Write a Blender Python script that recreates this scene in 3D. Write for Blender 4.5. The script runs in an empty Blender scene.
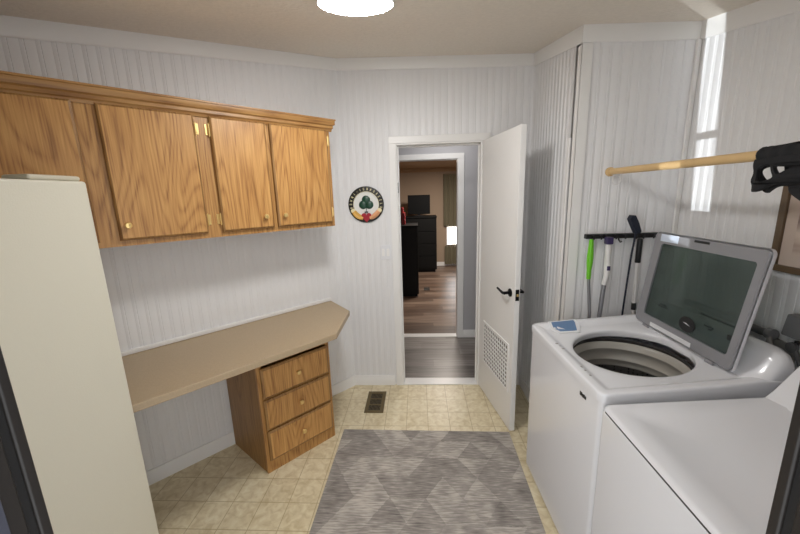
import bpy, bmesh, math, random
from mathutils import Vector, Matrix
random.seed(7)
SC = bpy.context.scene
COL = SC.collection
PI = math.pi

# ------------------------------------------------------------------ materials
def new_mat(name):
    m = bpy.data.materials.new(name); m.use_nodes = True
    nt = m.node_tree; b = nt.nodes['Principled BSDF']
    return m, nt, b
def srgb(r, g, b):
    f = lambda c: (c/255/12.92) if c/255 <= .04045 else ((c/255+.055)/1.055)**2.4
    return (f(r), f(g), f(b), 1)
def plain(name, col, rough=.5, metal=0., noise=0., nscale=30., bump=0., spec=.5, coat=0.):
    m, nt, b = new_mat(name)
    b.inputs['Base Color'].default_value = col
    b.inputs['Roughness'].default_value = rough
    b.inputs['Metallic'].default_value = metal
    b.inputs['Specular IOR Level'].default_value = spec
    b.inputs['Coat Weight'].default_value = coat
    if noise or bump:
        tc = nt.nodes.new('ShaderNodeTexCoord'); n = nt.nodes.new('ShaderNodeTexNoise')
        n.inputs['Scale'].default_value = nscale; n.inputs['Detail'].default_value = 4
        nt.links.new(tc.outputs['Object'], n.inputs['Vector'])
        if noise:
            mx = nt.nodes.new('ShaderNodeMix'); mx.data_type = 'RGBA'
            mx.inputs['A'].default_value = tuple(c*(1-noise) for c in col[:3])+(1,)
            mx.inputs['B'].default_value = tuple(min(1, c*(1+noise)) for c in col[:3])+(1,)
            nt.links.new(n.outputs['Fac'], mx.inputs['Factor']); nt.links.new(mx.outputs['Result'], b.inputs['Base Color'])
        if bump:
            bp = nt.nodes.new('ShaderNodeBump'); bp.inputs['Strength'].default_value = bump; bp.inputs['Distance'].default_value = .004
            nt.links.new(n.outputs['Fac'], bp.inputs['Height']); nt.links.new(bp.outputs['Normal'], b.inputs['Normal'])
    return m
def emit(name, col, s):
    m, nt, b = new_mat(name)
    b.inputs['Base Color'].default_value = (0.8, .8, .8, 1)
    b.inputs['Emission Color'].default_value = col; b.inputs['Emission Strength'].default_value = s
    return m
def ramp(nt, stops):
    r = nt.nodes.new('ShaderNodeValToRGB'); e = r.color_ramp.elements
    e[0].position, e[0].color = stops[0]; e[1].position, e[1].color = stops[-1]
    for p, c in stops[1:-1]:
        k = e.new(p); k.color = c
    return r
def mth(nt, op, a, b=None, c=None):
    n = nt.nodes.new('ShaderNodeMath'); n.operation = op
    for i, v in enumerate((a, b, c)):
        if v is None: continue
        if isinstance(v, (int, float)): n.inputs[i].default_value = v
        else: nt.links.new(v, n.inputs[i])
    return n.outputs[0]

def oak(name, seed=0., dark=1., ZS=(1, 1, .16), FS=(130, 130, 4.5)):
    m, nt, b = new_mat(name)
    tc = nt.nodes.new('ShaderNodeTexCoord')
    mp = nt.nodes.new('ShaderNodeMapping'); mp.inputs['Location'].default_value = (seed, seed*1.7, seed*.6); mp.inputs['Scale'].default_value = ZS
    nt.links.new(tc.outputs['Object'], mp.inputs['Vector'])
    big = nt.nodes.new('ShaderNodeTexNoise'); big.inputs['Scale'].default_value = 4.2; big.inputs['Detail'].default_value = 1.5; big.inputs['Distortion'].default_value = .35
    nt.links.new(mp.outputs[0], big.inputs['Vector'])
    ringv = mth(nt, 'FRACT', mth(nt, 'MULTIPLY', big.outputs['Fac'], 24.0))
    tri = mth(nt, 'ABSOLUTE', mth(nt, 'SUBTRACT', ringv, .5))          # 0..0.5 lines of cathedral grain
    line = mth(nt, 'SMOOTH_MIN', mth(nt, 'MULTIPLY', tri, 3.0), 1.0, .25)
    mp2 = nt.nodes.new('ShaderNodeMapping'); mp2.inputs['Scale'].default_value = FS
    nt.links.new(tc.outputs['Object'], mp2.inputs['Vector'])
    fine = nt.nodes.new('ShaderNodeTexNoise'); fine.inputs['Scale'].default_value = 1.0; fine.inputs['Detail'].default_value = 3
    nt.links.new(mp2.outputs[0], fine.inputs['Vector'])
    v = mth(nt, 'ADD', mth(nt, 'MULTIPLY', line, .20), mth(nt, 'MULTIPLY', mth(nt, 'SUBTRACT', mth(nt, 'MULTIPLY', fine.outputs['Fac'], 1.5), .25), .62))
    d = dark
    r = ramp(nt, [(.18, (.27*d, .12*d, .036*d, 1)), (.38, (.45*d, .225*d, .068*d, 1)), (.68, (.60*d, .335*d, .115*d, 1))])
    nt.links.new(v, r.inputs[0]); nt.links.new(r.outputs[0], b.inputs['Base Color'])
    b.inputs['Roughness'].default_value = .42
    bp = nt.nodes.new('ShaderNodeBump'); bp.inputs['Strength'].default_value = .12; bp.inputs['Distance'].default_value = .002
    nt.links.new(v, bp.inputs['Height']); nt.links.new(bp.outputs[0], b.inputs['Normal'])
    return m

def tile_mat():
    m, nt, b = new_mat('vinyl_tile')
    tc = nt.nodes.new('ShaderNodeTexCoord'); sp = nt.nodes.new('ShaderNodeSeparateXYZ')
    nt.links.new(tc.outputs['Object'], sp.inputs[0])
    def lin(out, off, per, w):
        f = mth(nt, 'FRACT', mth(nt, 'DIVIDE', mth(nt, 'SUBTRACT', out, off), per))
        a = mth(nt, 'ABSOLUTE', mth(nt, 'SUBTRACT', f, .5))      # .5 at line
        return mth(nt, 'GREATER_THAN', a, .5-w/per/2)
    l1 = lin(sp.outputs[0], .046-10*.1575, .1575, .0045); l2 = lin(sp.outputs[1], 2.39-20*.1635, .1635, .0045)
    ln = mth(nt, 'MAXIMUM', l1, l2)
    n1 = nt.nodes.new('ShaderNodeTexNoise'); n1.inputs['Scale'].default_value = 24; n1.inputs['Detail'].default_value = 6; n1.inputs['Distortion'].default_value = .8
    nt.links.new(tc.outputs['Object'], n1.inputs['Vector'])
    fx = mth(nt, 'FLOOR', mth(nt, 'DIVIDE', mth(nt, 'SUBTRACT', sp.outputs[0], .046-10*.1575), .1575))
    fy = mth(nt, 'FLOOR', mth(nt, 'DIVIDE', mth(nt, 'SUBTRACT', sp.outputs[1], 2.39-20*.1635), .1635))
    cb = nt.nodes.new('ShaderNodeCombineXYZ'); nt.links.new(fx, cb.inputs[0]); nt.links.new(fy, cb.inputs[1])
    wn = nt.nodes.new('ShaderNodeTexWhiteNoise'); wn.noise_dimensions = '2D'; nt.links.new(cb.outputs[0], wn.inputs['Vector'])
    v = mth(nt, 'ADD', n1.outputs['Fac'], mth(nt, 'MULTIPLY', mth(nt, 'SUBTRACT', wn.outputs['Value'], .5), .10))
    r = ramp(nt, [(.30, srgb(202, 186, 150)), (.52, srgb(220, 207, 175)), (.75, srgb(232, 223, 196))])
    nt.links.new(v, r.inputs[0])
    mx = nt.nodes.new('ShaderNodeMix'); mx.data_type = 'RGBA'; mx.inputs['B'].default_value = srgb(172, 152, 112)
    nt.links.new(mth(nt, 'MULTIPLY', ln, .75), mx.inputs['Factor']); nt.links.new(r.outputs[0], mx.inputs['A'])
    nt.links.new(mx.outputs['Result'], b.inputs['Base Color'])
    b.inputs['Roughness'].default_value = .38
    bp = nt.nodes.new('ShaderNodeBump'); bp.inputs['Strength'].default_value = .25; bp.inputs['Distance'].default_value = .001; bp.invert = True
    nt.links.new(ln, bp.inputs['Height']); nt.links.new(bp.outputs[0], b.inputs['Normal'])
    return m

def rug_mat():
    m, nt, b = new_mat('rug_weave')
    tc = nt.nodes.new('ShaderNodeTexCoord'); sp = nt.nodes.new('ShaderNodeSeparateXYZ')
    nt.links.new(tc.outputs['Object'], sp.inputs[0])
    x, y = sp.outputs[0], sp.outputs[1]
    P, Q = .20, .30
    u = mth(nt, 'ADD', mth(nt, 'DIVIDE', x, P), mth(nt, 'DIVIDE', y, Q))
    v = mth(nt, 'SUBTRACT', mth(nt, 'DIVIDE', x, P), mth(nt, 'DIVIDE', y, Q))
    w = mth(nt, 'DIVIDE', y, Q/2)
    jn = nt.nodes.new('ShaderNodeTexNoise'); jn.inputs['Scale'].default_value = 60; nt.links.new(tc.outputs['Object'], jn.inputs['Vector'])
    jj = mth(nt, 'MULTIPLY', mth(nt, 'SUBTRACT', jn.outputs['Fac'], .5), .10)
    cb = nt.nodes.new('ShaderNodeCombineXYZ')
    for i, s in enumerate((u, v, w)): nt.links.new(mth(nt, 'FLOOR', mth(nt, 'ADD', s, jj)), cb.inputs[i])
    wn = nt.nodes.new('ShaderNodeTexWhiteNoise'); wn.noise_dimensions = '3D'; nt.links.new(cb.outputs[0], wn.inputs['Vector'])
    mp = nt.nodes.new('ShaderNodeMapping'); mp.inputs['Scale'].default_value = (14, 130, 1); nt.links.new(tc.outputs['Object'], mp.inputs[0])
    st = nt.nodes.new('ShaderNodeTexNoise'); st.inputs['Scale'].default_value = 1; st.inputs['Detail'].default_value = 5; nt.links.new(mp.outputs[0], st.inputs['Vector'])
    ms = nt.nodes.new('ShaderNodeTexNoise'); ms.inputs['Scale'].default_value = 7; ms.inputs['Detail'].default_value = 4; nt.links.new(tc.outputs['Object'], ms.inputs['Vector'])
    t = mth(nt, 'ADD', mth(nt, 'MULTIPLY', wn.outputs['Value'], .20), mth(nt, 'ADD', mth(nt, 'MULTIPLY', st.outputs['Fac'], .85), mth(nt, 'MULTIPLY', ms.outputs['Fac'], .55)))
    r = ramp(nt, [(.50, srgb(106, 101, 98)), (.80, srgb(152, 146, 140)), (1.0, srgb(192, 185, 177))])
    nt.links.new(t, r.inputs[0]); nt.links.new(r.outputs[0], b.inputs['Base Color'])
    b.inputs['Roughness'].default_value = .95; b.inputs['Specular IOR Level'].default_value = .1
    b.inputs['Sheen Weight'].default_value = .2
    bp = nt.nodes.new('ShaderNodeBump'); bp.inputs['Strength'].default_value = .5; bp.inputs['Distance'].default_value = .004
    nt.links.new(st.outputs['Fac'], bp.inputs['Height']); nt.links.new(bp.outputs[0], b.inputs['Normal'])
    return m

def plank_mat(name, dark, mid, light):
    m, nt, b = new_mat(name)
    tc = nt.nodes.new('ShaderNodeTexCoord'); sp = nt.nodes.new('ShaderNodeSeparateXYZ'); nt.links.new(tc.outputs['Object'], sp.inputs[0])
    row = mth(nt, 'FLOOR', mth(nt, 'DIVIDE', sp.outputs[1], .13))
    xo = mth(nt, 'ADD', mth(nt, 'DIVIDE', sp.outputs[0], 1.1), mth(nt, 'MULTIPLY', row, .37))
    cb = nt.nodes.new('ShaderNodeCombineXYZ'); nt.links.new(mth(nt, 'FLOOR', xo), cb.inputs[0]); nt.links.new(row, cb.inputs[1])
    wn = nt.nodes.new('ShaderNodeTexWhiteNoise'); wn.noise_dimensions = '2D'; nt.links.new(cb.outputs[0], wn.inputs['Vector'])
    mp = nt.nodes.new('ShaderNodeMapping'); mp.inputs['Scale'].default_value = (2.5, 45, 1); nt.links.new(tc.outputs['Object'], mp.inputs[0])
    n = nt.nodes.new('ShaderNodeTexNoise'); n.inputs['Scale'].default_value = 1; n.inputs['Detail'].default_value = 5; n.inputs['Distortion'].default_value = .6
    nt.links.new(mp.outputs[0], n.inputs['Vector'])
    t = mth(nt, 'ADD', mth(nt, 'MULTIPLY', wn.outputs['Value'], .35), mth(nt, 'MULTIPLY', n.outputs['Fac'], .65))
    r = ramp(nt, [(.25, dark), (.5, mid), (.75, light)]); nt.links.new(t, r.inputs[0])
    fr = mth(nt, 'FRACT', mth(nt, 'DIVIDE', sp.outputs[1], .13)); ln = mth(nt, 'LESS_THAN', fr, .03)
    mx = nt.nodes.new('ShaderNodeMix'); mx.data_type = 'RGBA'; mx.inputs['B'].default_value = tuple(c*.4 for c in dark[:3])+(1,)
    nt.links.new(mth(nt, 'MULTIPLY', ln, .7), mx.inputs['Factor']); nt.links.new(r.outputs[0], mx.inputs['A']); nt.links.new(mx.outputs['Result'], b.inputs['Base Color'])
    b.inputs['Roughness'].default_value = .35
    return m

M = {}
M['wall'] = plain('painted_panel', srgb(228, 228, 229), .45, noise=.015, nscale=3)
M['trim'] = plain('white_trim_paint', srgb(232, 231, 229), .35)
M['ceiling'] = plain('popcorn_ceiling', srgb(228, 220, 208), .95, noise=.09, nscale=55, bump=1.0)
M['oak'] = [oak('oak_%d' % i, 3.1*i+.7) for i in range(5)]
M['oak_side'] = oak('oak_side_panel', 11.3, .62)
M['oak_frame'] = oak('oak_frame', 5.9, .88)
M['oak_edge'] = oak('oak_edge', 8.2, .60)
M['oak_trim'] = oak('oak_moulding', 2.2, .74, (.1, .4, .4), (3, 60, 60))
M['tile'] = tile_mat(); M['rug'] = rug_mat()
M['rug_edge'] = plain('rug_binding', srgb(120, 116, 113), .95)
M['laminate'] = plain('tan_laminate', srgb(176, 156, 127), .42, noise=.16, nscale=180)
M['brass'] = plain('polished_brass', (.88, .64, .26, 1), .28, .65)
M['white_enamel'] = plain('white_enamel', srgb(226, 227, 231), .22, coat=.4)
M['white_plastic'] = plain('white_plastic', srgb(224, 225, 228), .35)
M['almond'] = plain('almond_enamel', srgb(214, 210, 194), .38, noise=.015, nscale=200, bump=.12)
M['almond_cap'] = plain('almond_cap', srgb(196, 190, 172), .35)
M['grey_frame'] = plain('grey_lid_plastic', srgb(138, 138, 142), .4)
M['tub'] = plain('grey_tub_plastic', srgb(172, 168, 160), .35)
M['steel'] = plain('drum_steel', (.32, .31, .30, 1), .32, 1.)
M['gasket'] = plain('dark_rubber', srgb(48, 46, 45), .6)
M['black'] = plain('black_plastic', srgb(20, 20, 22), .4)
M['black_metal'] = plain('black_metal', srgb(22, 22, 24), .35, .6)
M['blue'] = plain('blue_tray', srgb(96, 128, 168), .3)
M['door'] = plain('painted_door', srgb(236, 235, 233), .4, noise=.01, nscale=8)
M['grille_back'] = plain('grille_backing', srgb(104, 98, 90), .8)
M['jamb'] = plain('dark_frame', srgb(26, 22, 20), .5)
M['jamb2'] = plain('grey_frame_strip', srgb(60, 62, 74), .35)
M['jamb3'] = plain('black_seal', srgb(14, 13, 14), .7)
M['vent'] = plain('bronze_vent', srgb(110, 96, 66), .45, .5)
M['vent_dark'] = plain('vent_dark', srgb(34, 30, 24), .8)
M['rod'] = plain('pine_rod', srgb(206, 174, 124), .5, noise=.08, nscale=12)
M['fabric'] = plain('black_fabric', srgb(26, 27, 30), .9, noise=.2, nscale=60, bump=.4)
M['green'] = plain('green_plastic', srgb(104, 190, 30), .35)
M['pole_grey'] = plain('grey_metal_pole', srgb(146, 146, 150), .35, .7)
M['white_pole'] = plain('white_pole', srgb(222, 220, 218), .35)
M['purple'] = plain('dark_purple', srgb(54, 44, 84), .4)
M['navy'] = plain('navy_bristle', srgb(20, 27, 44), .7)
M['hall_wall'] = plain('hall_grey_paint', srgb(178, 177, 180), .6)
M['tan_wall'] = plain('tan_paint', srgb(168, 148, 128), .8)
M['far_ceiling'] = plain('far_ceiling', srgb(170, 140, 108), .9)
M['hall_floor'] = plank_mat('grey_planks', srgb(84, 78, 74), srgb(128, 121, 116), srgb(168, 162, 156))
M['far_floor'] = plank_mat('planks_warm_dim', srgb(74, 58, 48), srgb(112, 92, 78), srgb(150, 130, 114))  # same planks as the hall, warm dim light put into the colour
M['dark_wood'] = plain('black_furniture', srgb(9, 9, 9), .6, spec=.25)
M['curtain'] = plain('olive_curtain', srgb(118, 112, 92), .9)
M['red'] = plain('red_cover', srgb(150, 22, 30), .5)
M['cream'] = plain('cream_paint', srgb(232, 220, 176), .5)
M['sign_white'] = plain('sign_white', srgb(228, 228, 224), .5)
M['sign_black'] = plain('sign_black', srgb(24, 22, 20), .5)
M['shamrock'] = plain('shamrock_green', srgb(24, 66, 48), .4)
M['heart'] = plain('heart_red', srgb(158, 16, 34), .35)
M['gold'] = plain('gold_hand', srgb(214, 166, 76), .4)
M['peach'] = plain('peach_hand', srgb(226, 164, 120), .4)
M['frame_wood'] = plain('picture_frame_brown', srgb(96, 78, 58), .4, noise=.15, nscale=40)
M['grey_box'] = plain('grey_box', srgb(124, 124, 126), .5)
M['pipe'] = plain('grey_pipe', srgb(92, 92, 94), .5)
M['hose'] = plain('grey_hose', srgb(140, 138, 134), .6)
M['sticker'] = plain('silver_sticker', srgb(206, 216, 232), .25)
M['lid_text'] = plain('lid_print', srgb(26, 32, 32), .4)
M['lamp'] = emit('lamp_diffuser', (1, .99, .975, 1), 27.0)
M['glow'] = emit('daylight_pane', (.92, .97, 1, 1), 2.5)
# tinted glass
m, nt, b = new_mat('tinted_glass')
tr = nt.nodes.new('ShaderNodeBsdfTransparent'); tr.inputs[0].default_value = (.50, .56, .54, 1)
b.inputs['Base Color'].default_value = srgb(84, 96, 92); b.inputs['Roughness'].default_value = .12
mx = nt.nodes.new('ShaderNodeMixShader'); mx.inputs[0].default_value = .5
nt.links.new(tr.outputs[0], mx.inputs[1]); nt.links.new(b.outputs[0], mx.inputs[2])
nt.links.new(mx.outputs[0], nt.nodes['Material Output'].inputs[0]); M['glass'] = m
# picture: soft landscape
m, nt, b = new_mat('landscape_print')
tc = nt.nodes.new('ShaderNodeTexCoord'); mp = nt.nodes.new('ShaderNodeMapping'); mp.inputs['Scale'].default_value = (1, 2.5, 9)
nt.links.new(tc.outputs['Object'], mp.inputs[0]); n = nt.nodes.new('ShaderNodeTexNoise'); n.inputs['Scale'].default_value = 1.6; n.inputs['Detail'].default_value = 4
nt.links.new(mp.outputs[0], n.inputs['Vector'])
r = ramp(nt, [(.3, srgb(118, 98, 92)), (.5, srgb(166, 146, 134)), (.7, srgb(196, 180, 166))]); nt.links.new(n.outputs['Fac'], r.inputs[0]); nt.links.new(r.outputs[0], b.inputs['Base Color'])
b.inputs['Roughness'].default_value = .3; M['print'] = m

# ------------------------------------------------------------------ mesh helpers
class MB:
    def __init__(s): s.bm = bmesh.new()
    def quad_box(s, lo, hi, mi=0):
        x0, y0, z0 = lo; x1, y1, z1 = hi
        v = [s.bm.verts.new(p) for p in ((x0,y0,z0),(x1,y0,z0),(x1,y1,z0),(x0,y1,z0),(x0,y0,z1),(x1,y0,z1),(x1,y1,z1),(x0,y1,z1))]
        for f in ((0,3,2,1),(4,5,6,7),(0,1,5,4),(1,2,6,5),(2,3,7,6),(3,0,4,7)):
            s.bm.faces.new([v[i] for i in f]).material_index = mi
        return s
    def prism(s, pts, vec):            # polygon pts (3D) extruded by vec
        a = [s.bm.verts.new(p) for p in pts]; vec = Vector(vec)
        b = [s.bm.verts.new(Vector(p)+vec) for p in pts]
        n = len(pts)
        s.bm.faces.new(a[::-1]); s.bm.faces.new(b)
        for i in range(n): s.bm.faces.new((a[i], a[(i+1) % n], b[(i+1) % n], b[i]))
        return s
    def loft(s, rings, cap0=True, cap1=True, close=True):
        R = [[s.bm.verts.new(p) for p in r] for r in rings]; n = len(R[0])
        for a, b in zip(R, R[1:]):
            for i in range(n if close else n-1): s.bm.faces.new((a[i], a[(i+1) % n], b[(i+1) % n], b[i]))
        if cap0: s.bm.faces.new(R[0][::-1])
        if cap1: s.bm.faces.new(R[-1])
        return s
    def lathe(s, prof, n=32, c=(0,0,0), axis='Z', cap0=True, cap1=True):
        rings = []
        for r, h in prof:
            ring = []
            for i in range(n):
                a = 2*PI*i/n; p = (r*math.cos(a), r*math.sin(a), h)
                if axis == 'X': p = (p[2], p[0], p[1])
                elif axis == 'Y': p = (p[1], p[2], p[0])
                ring.append(Vector(p)+Vector(c))
            rings.append(ring)
        return s.loft(rings, cap0, cap1)
    def tube(s, pts, r, n=12, up=None):
        pts = [Vector(p) for p in pts]; rings = []; u = None
        for i, p in enumerate(pts):
            d = (pts[min(i+1, len(pts)-1)]-pts[max(i-1, 0)]).normalized()
            if u is None: u = d.orthogonal().normalized()
            u = (u-d*u.dot(d)).normalized(); w = d.cross(u)
            rr = r[i] if isinstance(r, (list, tuple)) else r
            if not isinstance(rr, (list, tuple)): rr = (rr, rr)
            rings.append([p+u*rr[0]*math.cos(2*PI*k/n)+w*rr[1]*math.sin(2*PI*k/n) for k in range(n)])
        return s.loft(rings)
    def build(s, name, mat, parent=None, bevel=0, seg=3, smooth=35):
        bmesh.ops.recalc_face_normals(s.bm, faces=s.bm.faces)
        me = bpy.data.meshes.new(name); s.bm.to_mesh(me); s.bm.free()
        for m_ in (mat if isinstance(mat, (list, tuple)) else [mat]): me.materials.append(m_)
        for p in me.polygons: p.use_smooth = True
        me.set_sharp_from_angle(angle=math.radians(smooth))
        o = bpy.data.objects.new(name, me); COL.objects.link(o)
        if parent: o.parent = parent
        if bevel:
            b = o.modifiers.new('bevel', 'BEVEL'); b.width = bevel; b.segments = seg; b.limit_method = 'ANGLE'; b.angle_limit = math.radians(40); b.harden_normals = True
        return o
def box(lo, hi): return MB().quad_box(lo, hi)
def tag(o, label=None, cat=None, group=None, kind=None):
    if label: o['label'] = label
    if cat: o['category'] = cat
    if group: o['group'] = group
    if kind: o['kind'] = kind
    return o
def empty(name, loc=(0,0,0), rz=0., **k):
    o = bpy.data.objects.new(name, None); COL.objects.link(o); o.location = loc; o.rotation_euler = (0, 0, rz); o.empty_display_size = .05
    return tag(o, **k) if k else o
def struct(o, label=None): o['kind'] = 'structure'; 
def S(mb, name, mat, label=None, **k):
    o = mb.build(name, mat, **k); o['kind'] = 'structure'
    if label: o['label'] = label
    return o
def copy_tree(o, parent=None):
    c = o.copy(); COL.objects.link(c); c.parent = parent
    for ch in list(o.children): copy_tree(ch, c)
    return c

# ------------------------------------------------------------------ room measures (metres)
D, XL, TH = 2.79, -.587, .755
XR, DC, XW = .865, 2.01, 1.438
YN = .35                                        # inner face of the near wall
def cz(x, y): return 2.63-.0245*x+.1916*(y-D)   # the ceiling slopes down towards the near wall
sT, cT = math.sin(TH), math.cos(TH)
def Lw(t, o, z=0.): return Vector((XL-sT*t+cT*o, D-cT*t-sT*o, z))
PHI = PI/2-TH
TN = (D-YN)/cT                                  # left wall length

def wall(mb, p0, p1, out, z0=0., z1=None, thick=.09, pitch=.052, grooves=True, phase=0.):
    p0 = Vector((p0[0], p0[1])); p1 = Vector((p1[0], p1[1])); L = (p1-p0).length; d = (p1-p0)/L; out = Vector(out)
    prof = [(0., 0.)]
    if grooves:
        k = 0
        s = phase
        while s < L-.008:
            if s > .006: prof += [(s-.0025, 0.), (s, .0021), (s+.0025, 0.)]
            s2 = s+.016
            if .006 < s2 < L-.006: prof += [(s2-.0015, 0.), (s2, .0008), (s2+.0015, 0.)]
            s += pitch
    prof += [(L, 0.), (L, thick), (0., thick)]
    lo, hi = [], []
    for s, o in prof:
        q = p0+d*s+out*o
        lo.append((q.x, q.y, z0)); hi.append((q.x, q.y, (cz(q.x, q.y)+.02) if z1 is None else z1))
    mb.loft([lo, hi])
    return mb

# ------------------------------------------------------------------ setting
S(box((-3.05, .16, -.06), (1.55, D+.06, 0)), 'floor', M['tile'], 'beige marbled vinyl floor in small square tiles')
w = MB(); A = (-3.05, .1); 
c4 = [(-3.05, .16), (1.55, .16), (1.55, D+.1), (-3.05, D+.1)]
w.loft([[(x, y, cz(x, y)) for x, y in c4], [(x, y, cz(x, y)+.05) for x, y in c4]])
S(w, 'ceiling', M['ceiling'], 'sloping beige textured ceiling')
w = MB(); wall(w, Lw(0, 0)[:2], Lw(TN+.12, 0)[:2], (-cT, sT), phase=.02)
S(w, 'wall_left', M['wall'], 'long white grooved panel wall behind the oak cabinets')
DLx, DRx, DH = -.161, .4997, 2.03
w = MB()
wall(w, (XL-.09, D), (DLx, D), (0, 1), phase=.03); wall(w, (DLx, D), (DRx, D), (0, 1), z0=DH, phase=.024); wall(w, (DRx, D), (XR+.02, D), (0, 1), phase=.02)
S(w, 'wall_back', M['wall'], 'white grooved panel wall around the open doorway')
w = MB(); wall(w, (XR, D), (XR, DC+.004), (1, 0), phase=.02)
S(w, 'wall_alcove_side', M['wall'], 'short white panel wall behind the open door')
w = MB(); wall(w, (XR-.0, DC), (XW+.05, DC), (0, 1), phase=.03)
S(w, 'wall_alcove_back', M['wall'], 'white panel wall behind the tool rack')
w = MB(); wall(w, (XW, DC+.09), (XW, .16), (1, 0), phase=.03)
S(w, 'wall_right', M['wall'], 'white panel wall beside the washer')
JL, JR, JH = -.484, .395, 2.10
w = MB()
for a, b_, z0 in ((-3.05, JL-.032, 0.), (JR+.032, 1.55, 0.), (JL-.032, JR+.032, JH)): wall(w, (a, YN), (b_, YN), (0, -1), z0=z0, grooves=False, thick=.07)
S(w, 'wall_near', M['wall'], 'near wall around the entrance doorway')

# crown boards follow the slope of the ceiling
def crown(p0, p1, nrm, h=.086, th=.012):
    mb = MB(); nrm = Vector(nrm)
    def ring(p):
        p = Vector(p); q = p+nrm*th; q2 = p+nrm*(th*.55)
        zt = cz(p.x, p.y)+.004
        return [(p.x, p.y, zt), (q.x, q.y, zt), (q.x, q.y, zt-h+.008), (q2.x, q2.y, zt-h), (p.x, p.y, zt-h)]
    mb.loft([ring(p0), ring(p1)]); return mb
e = .0
cor = Lw(0, 0)
for i, (p0, p1, nn) in enumerate((
        (Lw(TN, 0)[:2], cor[:2], (cT, -sT)), ((XL, D), (XR, D), (0, -1)), ((XR, D), (XR, DC-.0112), (-1, 0)),
        ((XR-.0115, DC), (XW, DC), (0, -1)), ((XW, DC), (XW, YN), (-1, 0)))):
    S(crown(p0, p1, nn), 'trim_%d' % (i+1), M['trim'], 'white crown board below the ceiling')
# baseboards
def base(p0, p1, nrm, name, h=.09, th=.013):
    mb = MB(); nrm = Vector(nrm); pr = [(0, 0), (th, 0), (th, h*.72), (th*.55, h*.86), (th*.5, h), (0, h)]
    mb.loft([[tuple(Vector(p)+nrm*o)+(z,) for o, z in pr] for p in (p0, p1)])
    return S(mb, name, M['trim'], 'white moulded baseboard')
base(Lw(2.2, 0)[:2], cor[:2], (cT, -sT), 'baseboard_left')
base((XL, D), (DLx-.065, D), (0, -1), 'baseboard_back')
base((DRx+.06, D), (XR, D), (0, -1), 'baseboard_back_right')
base((XR, D), (XR, DC-.013), (-1, 0), 'baseboard_alcove_side')
base((XR-.013, DC), (XW, DC), (0, -1), 'baseboard_alcove_back')
base((XW, DC), (XW, YN), (-1, 0), 'baseboard_right')
# corner guards and the thin batten on the alcove side wall
mb = MB(); mb.quad_box((XR-.007, DC-.007, 0), (XR+.004, DC+.045, cz(XR, DC)-.085)); mb.quad_box((XR-.007, DC-.0075, 0), (XR+.045, DC+.004, cz(XR, DC)-.0855))
S(mb, 'trim_6', M['trim'], 'white corner guard on the outside corner', bevel=.002)
S(box((XW-.022, DC-.014, .09), (XW, DC, cz(XW, DC)-.08)), 'trim_7', M['trim'], 'white cove strip in the inside corner', bevel=.004)
S(box((XR-.012, 2.08, .09), (XR, 2.11, 1.93)), 'trim_8', M['trim'], 'narrow white batten on the short wall behind the door', bevel=.004)
# casing of the back doorway: three boards and jamb lining
mb = MB(); mb.quad_box((DLx-.052, D-.016, 0), (DLx, D, DH)); mb.quad_box((DRx, D-.016, 0), (DRx+.058, D, DH)); mb.quad_box((DLx-.052, D-.016, DH), (DRx+.058, D, DH+.052))
mb.quad_box((DLx-.004, D-.008, 0), (DLx+.010, D+.094, DH)); mb.quad_box((DRx-.010, D-.008, 0), (DRx+.004, D+.094, DH)); mb.quad_box((DLx, D-.008, DH-.012), (DRx, D+.094, DH+.004))
mb.quad_box((DLx+.01, D+.03, 0), (DLx+.022, D+.05, DH-.012)); mb.quad_box((DRx-.022, D+.04, 0), (DRx-.01, D+.06, DH-.012)); mb.quad_box((DLx+.01, D+.04, DH-.026), (DRx-.01, D+.06, DH-.012))
S(mb, 'trim_9', M['trim'], 'white casing of the open doorway', bevel=.003)
S(box((DLx, D-.01, 0), (DRx, D+.10, .008)), 'trim_10', M['trim'], 'pale threshold strip of the open doorway', bevel=.003)
sp = tag(box((DLx+.0095, D+.004, 1.66), (DLx+.013, D+.03, 1.74)).build('hinge_plate', M['black_metal'], bevel=.001), 'small black plate on the left jamb of the open doorway', 'hinge plate')
# dark entrance frame round the camera side doorway
for nm, sx, x in (('trim_11', 1, JL), ('trim_12', -1, JR)):
    mb = MB()
    def bx(a, b_, y0, y1): mb.quad_box((min(x+sx*a, x+sx*b_), y0, 0), (max(x+sx*a, x+sx*b_), y1, JH+.03))
    bx(-.03, 0, .338, .351); bx(-.03, 0, .272, .328); bx(-.03, .0, .335, .345) if False else None
    o = S(mb, nm, M['jamb'], 'dark brown frame of the entrance doorway', bevel=.003)
    mb = MB(); mb.quad_box((min(x-sx*.03, x-sx*.004), .328, 0), (max(x-sx*.03, x-sx*.004), .338, JH)); s_ = mb.build('weather_seal', M['jamb3'], o)
    mb = MB(); mb.quad_box((min(x-sx*.001, x+sx*.004), .285, 0), (max(x-sx*.001, x+sx*.002), .310, JH)); s_ = mb.build('grey_strip', M['jamb2'], o, bevel=.001); s_['label'] = 'blue grey strip'

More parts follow.
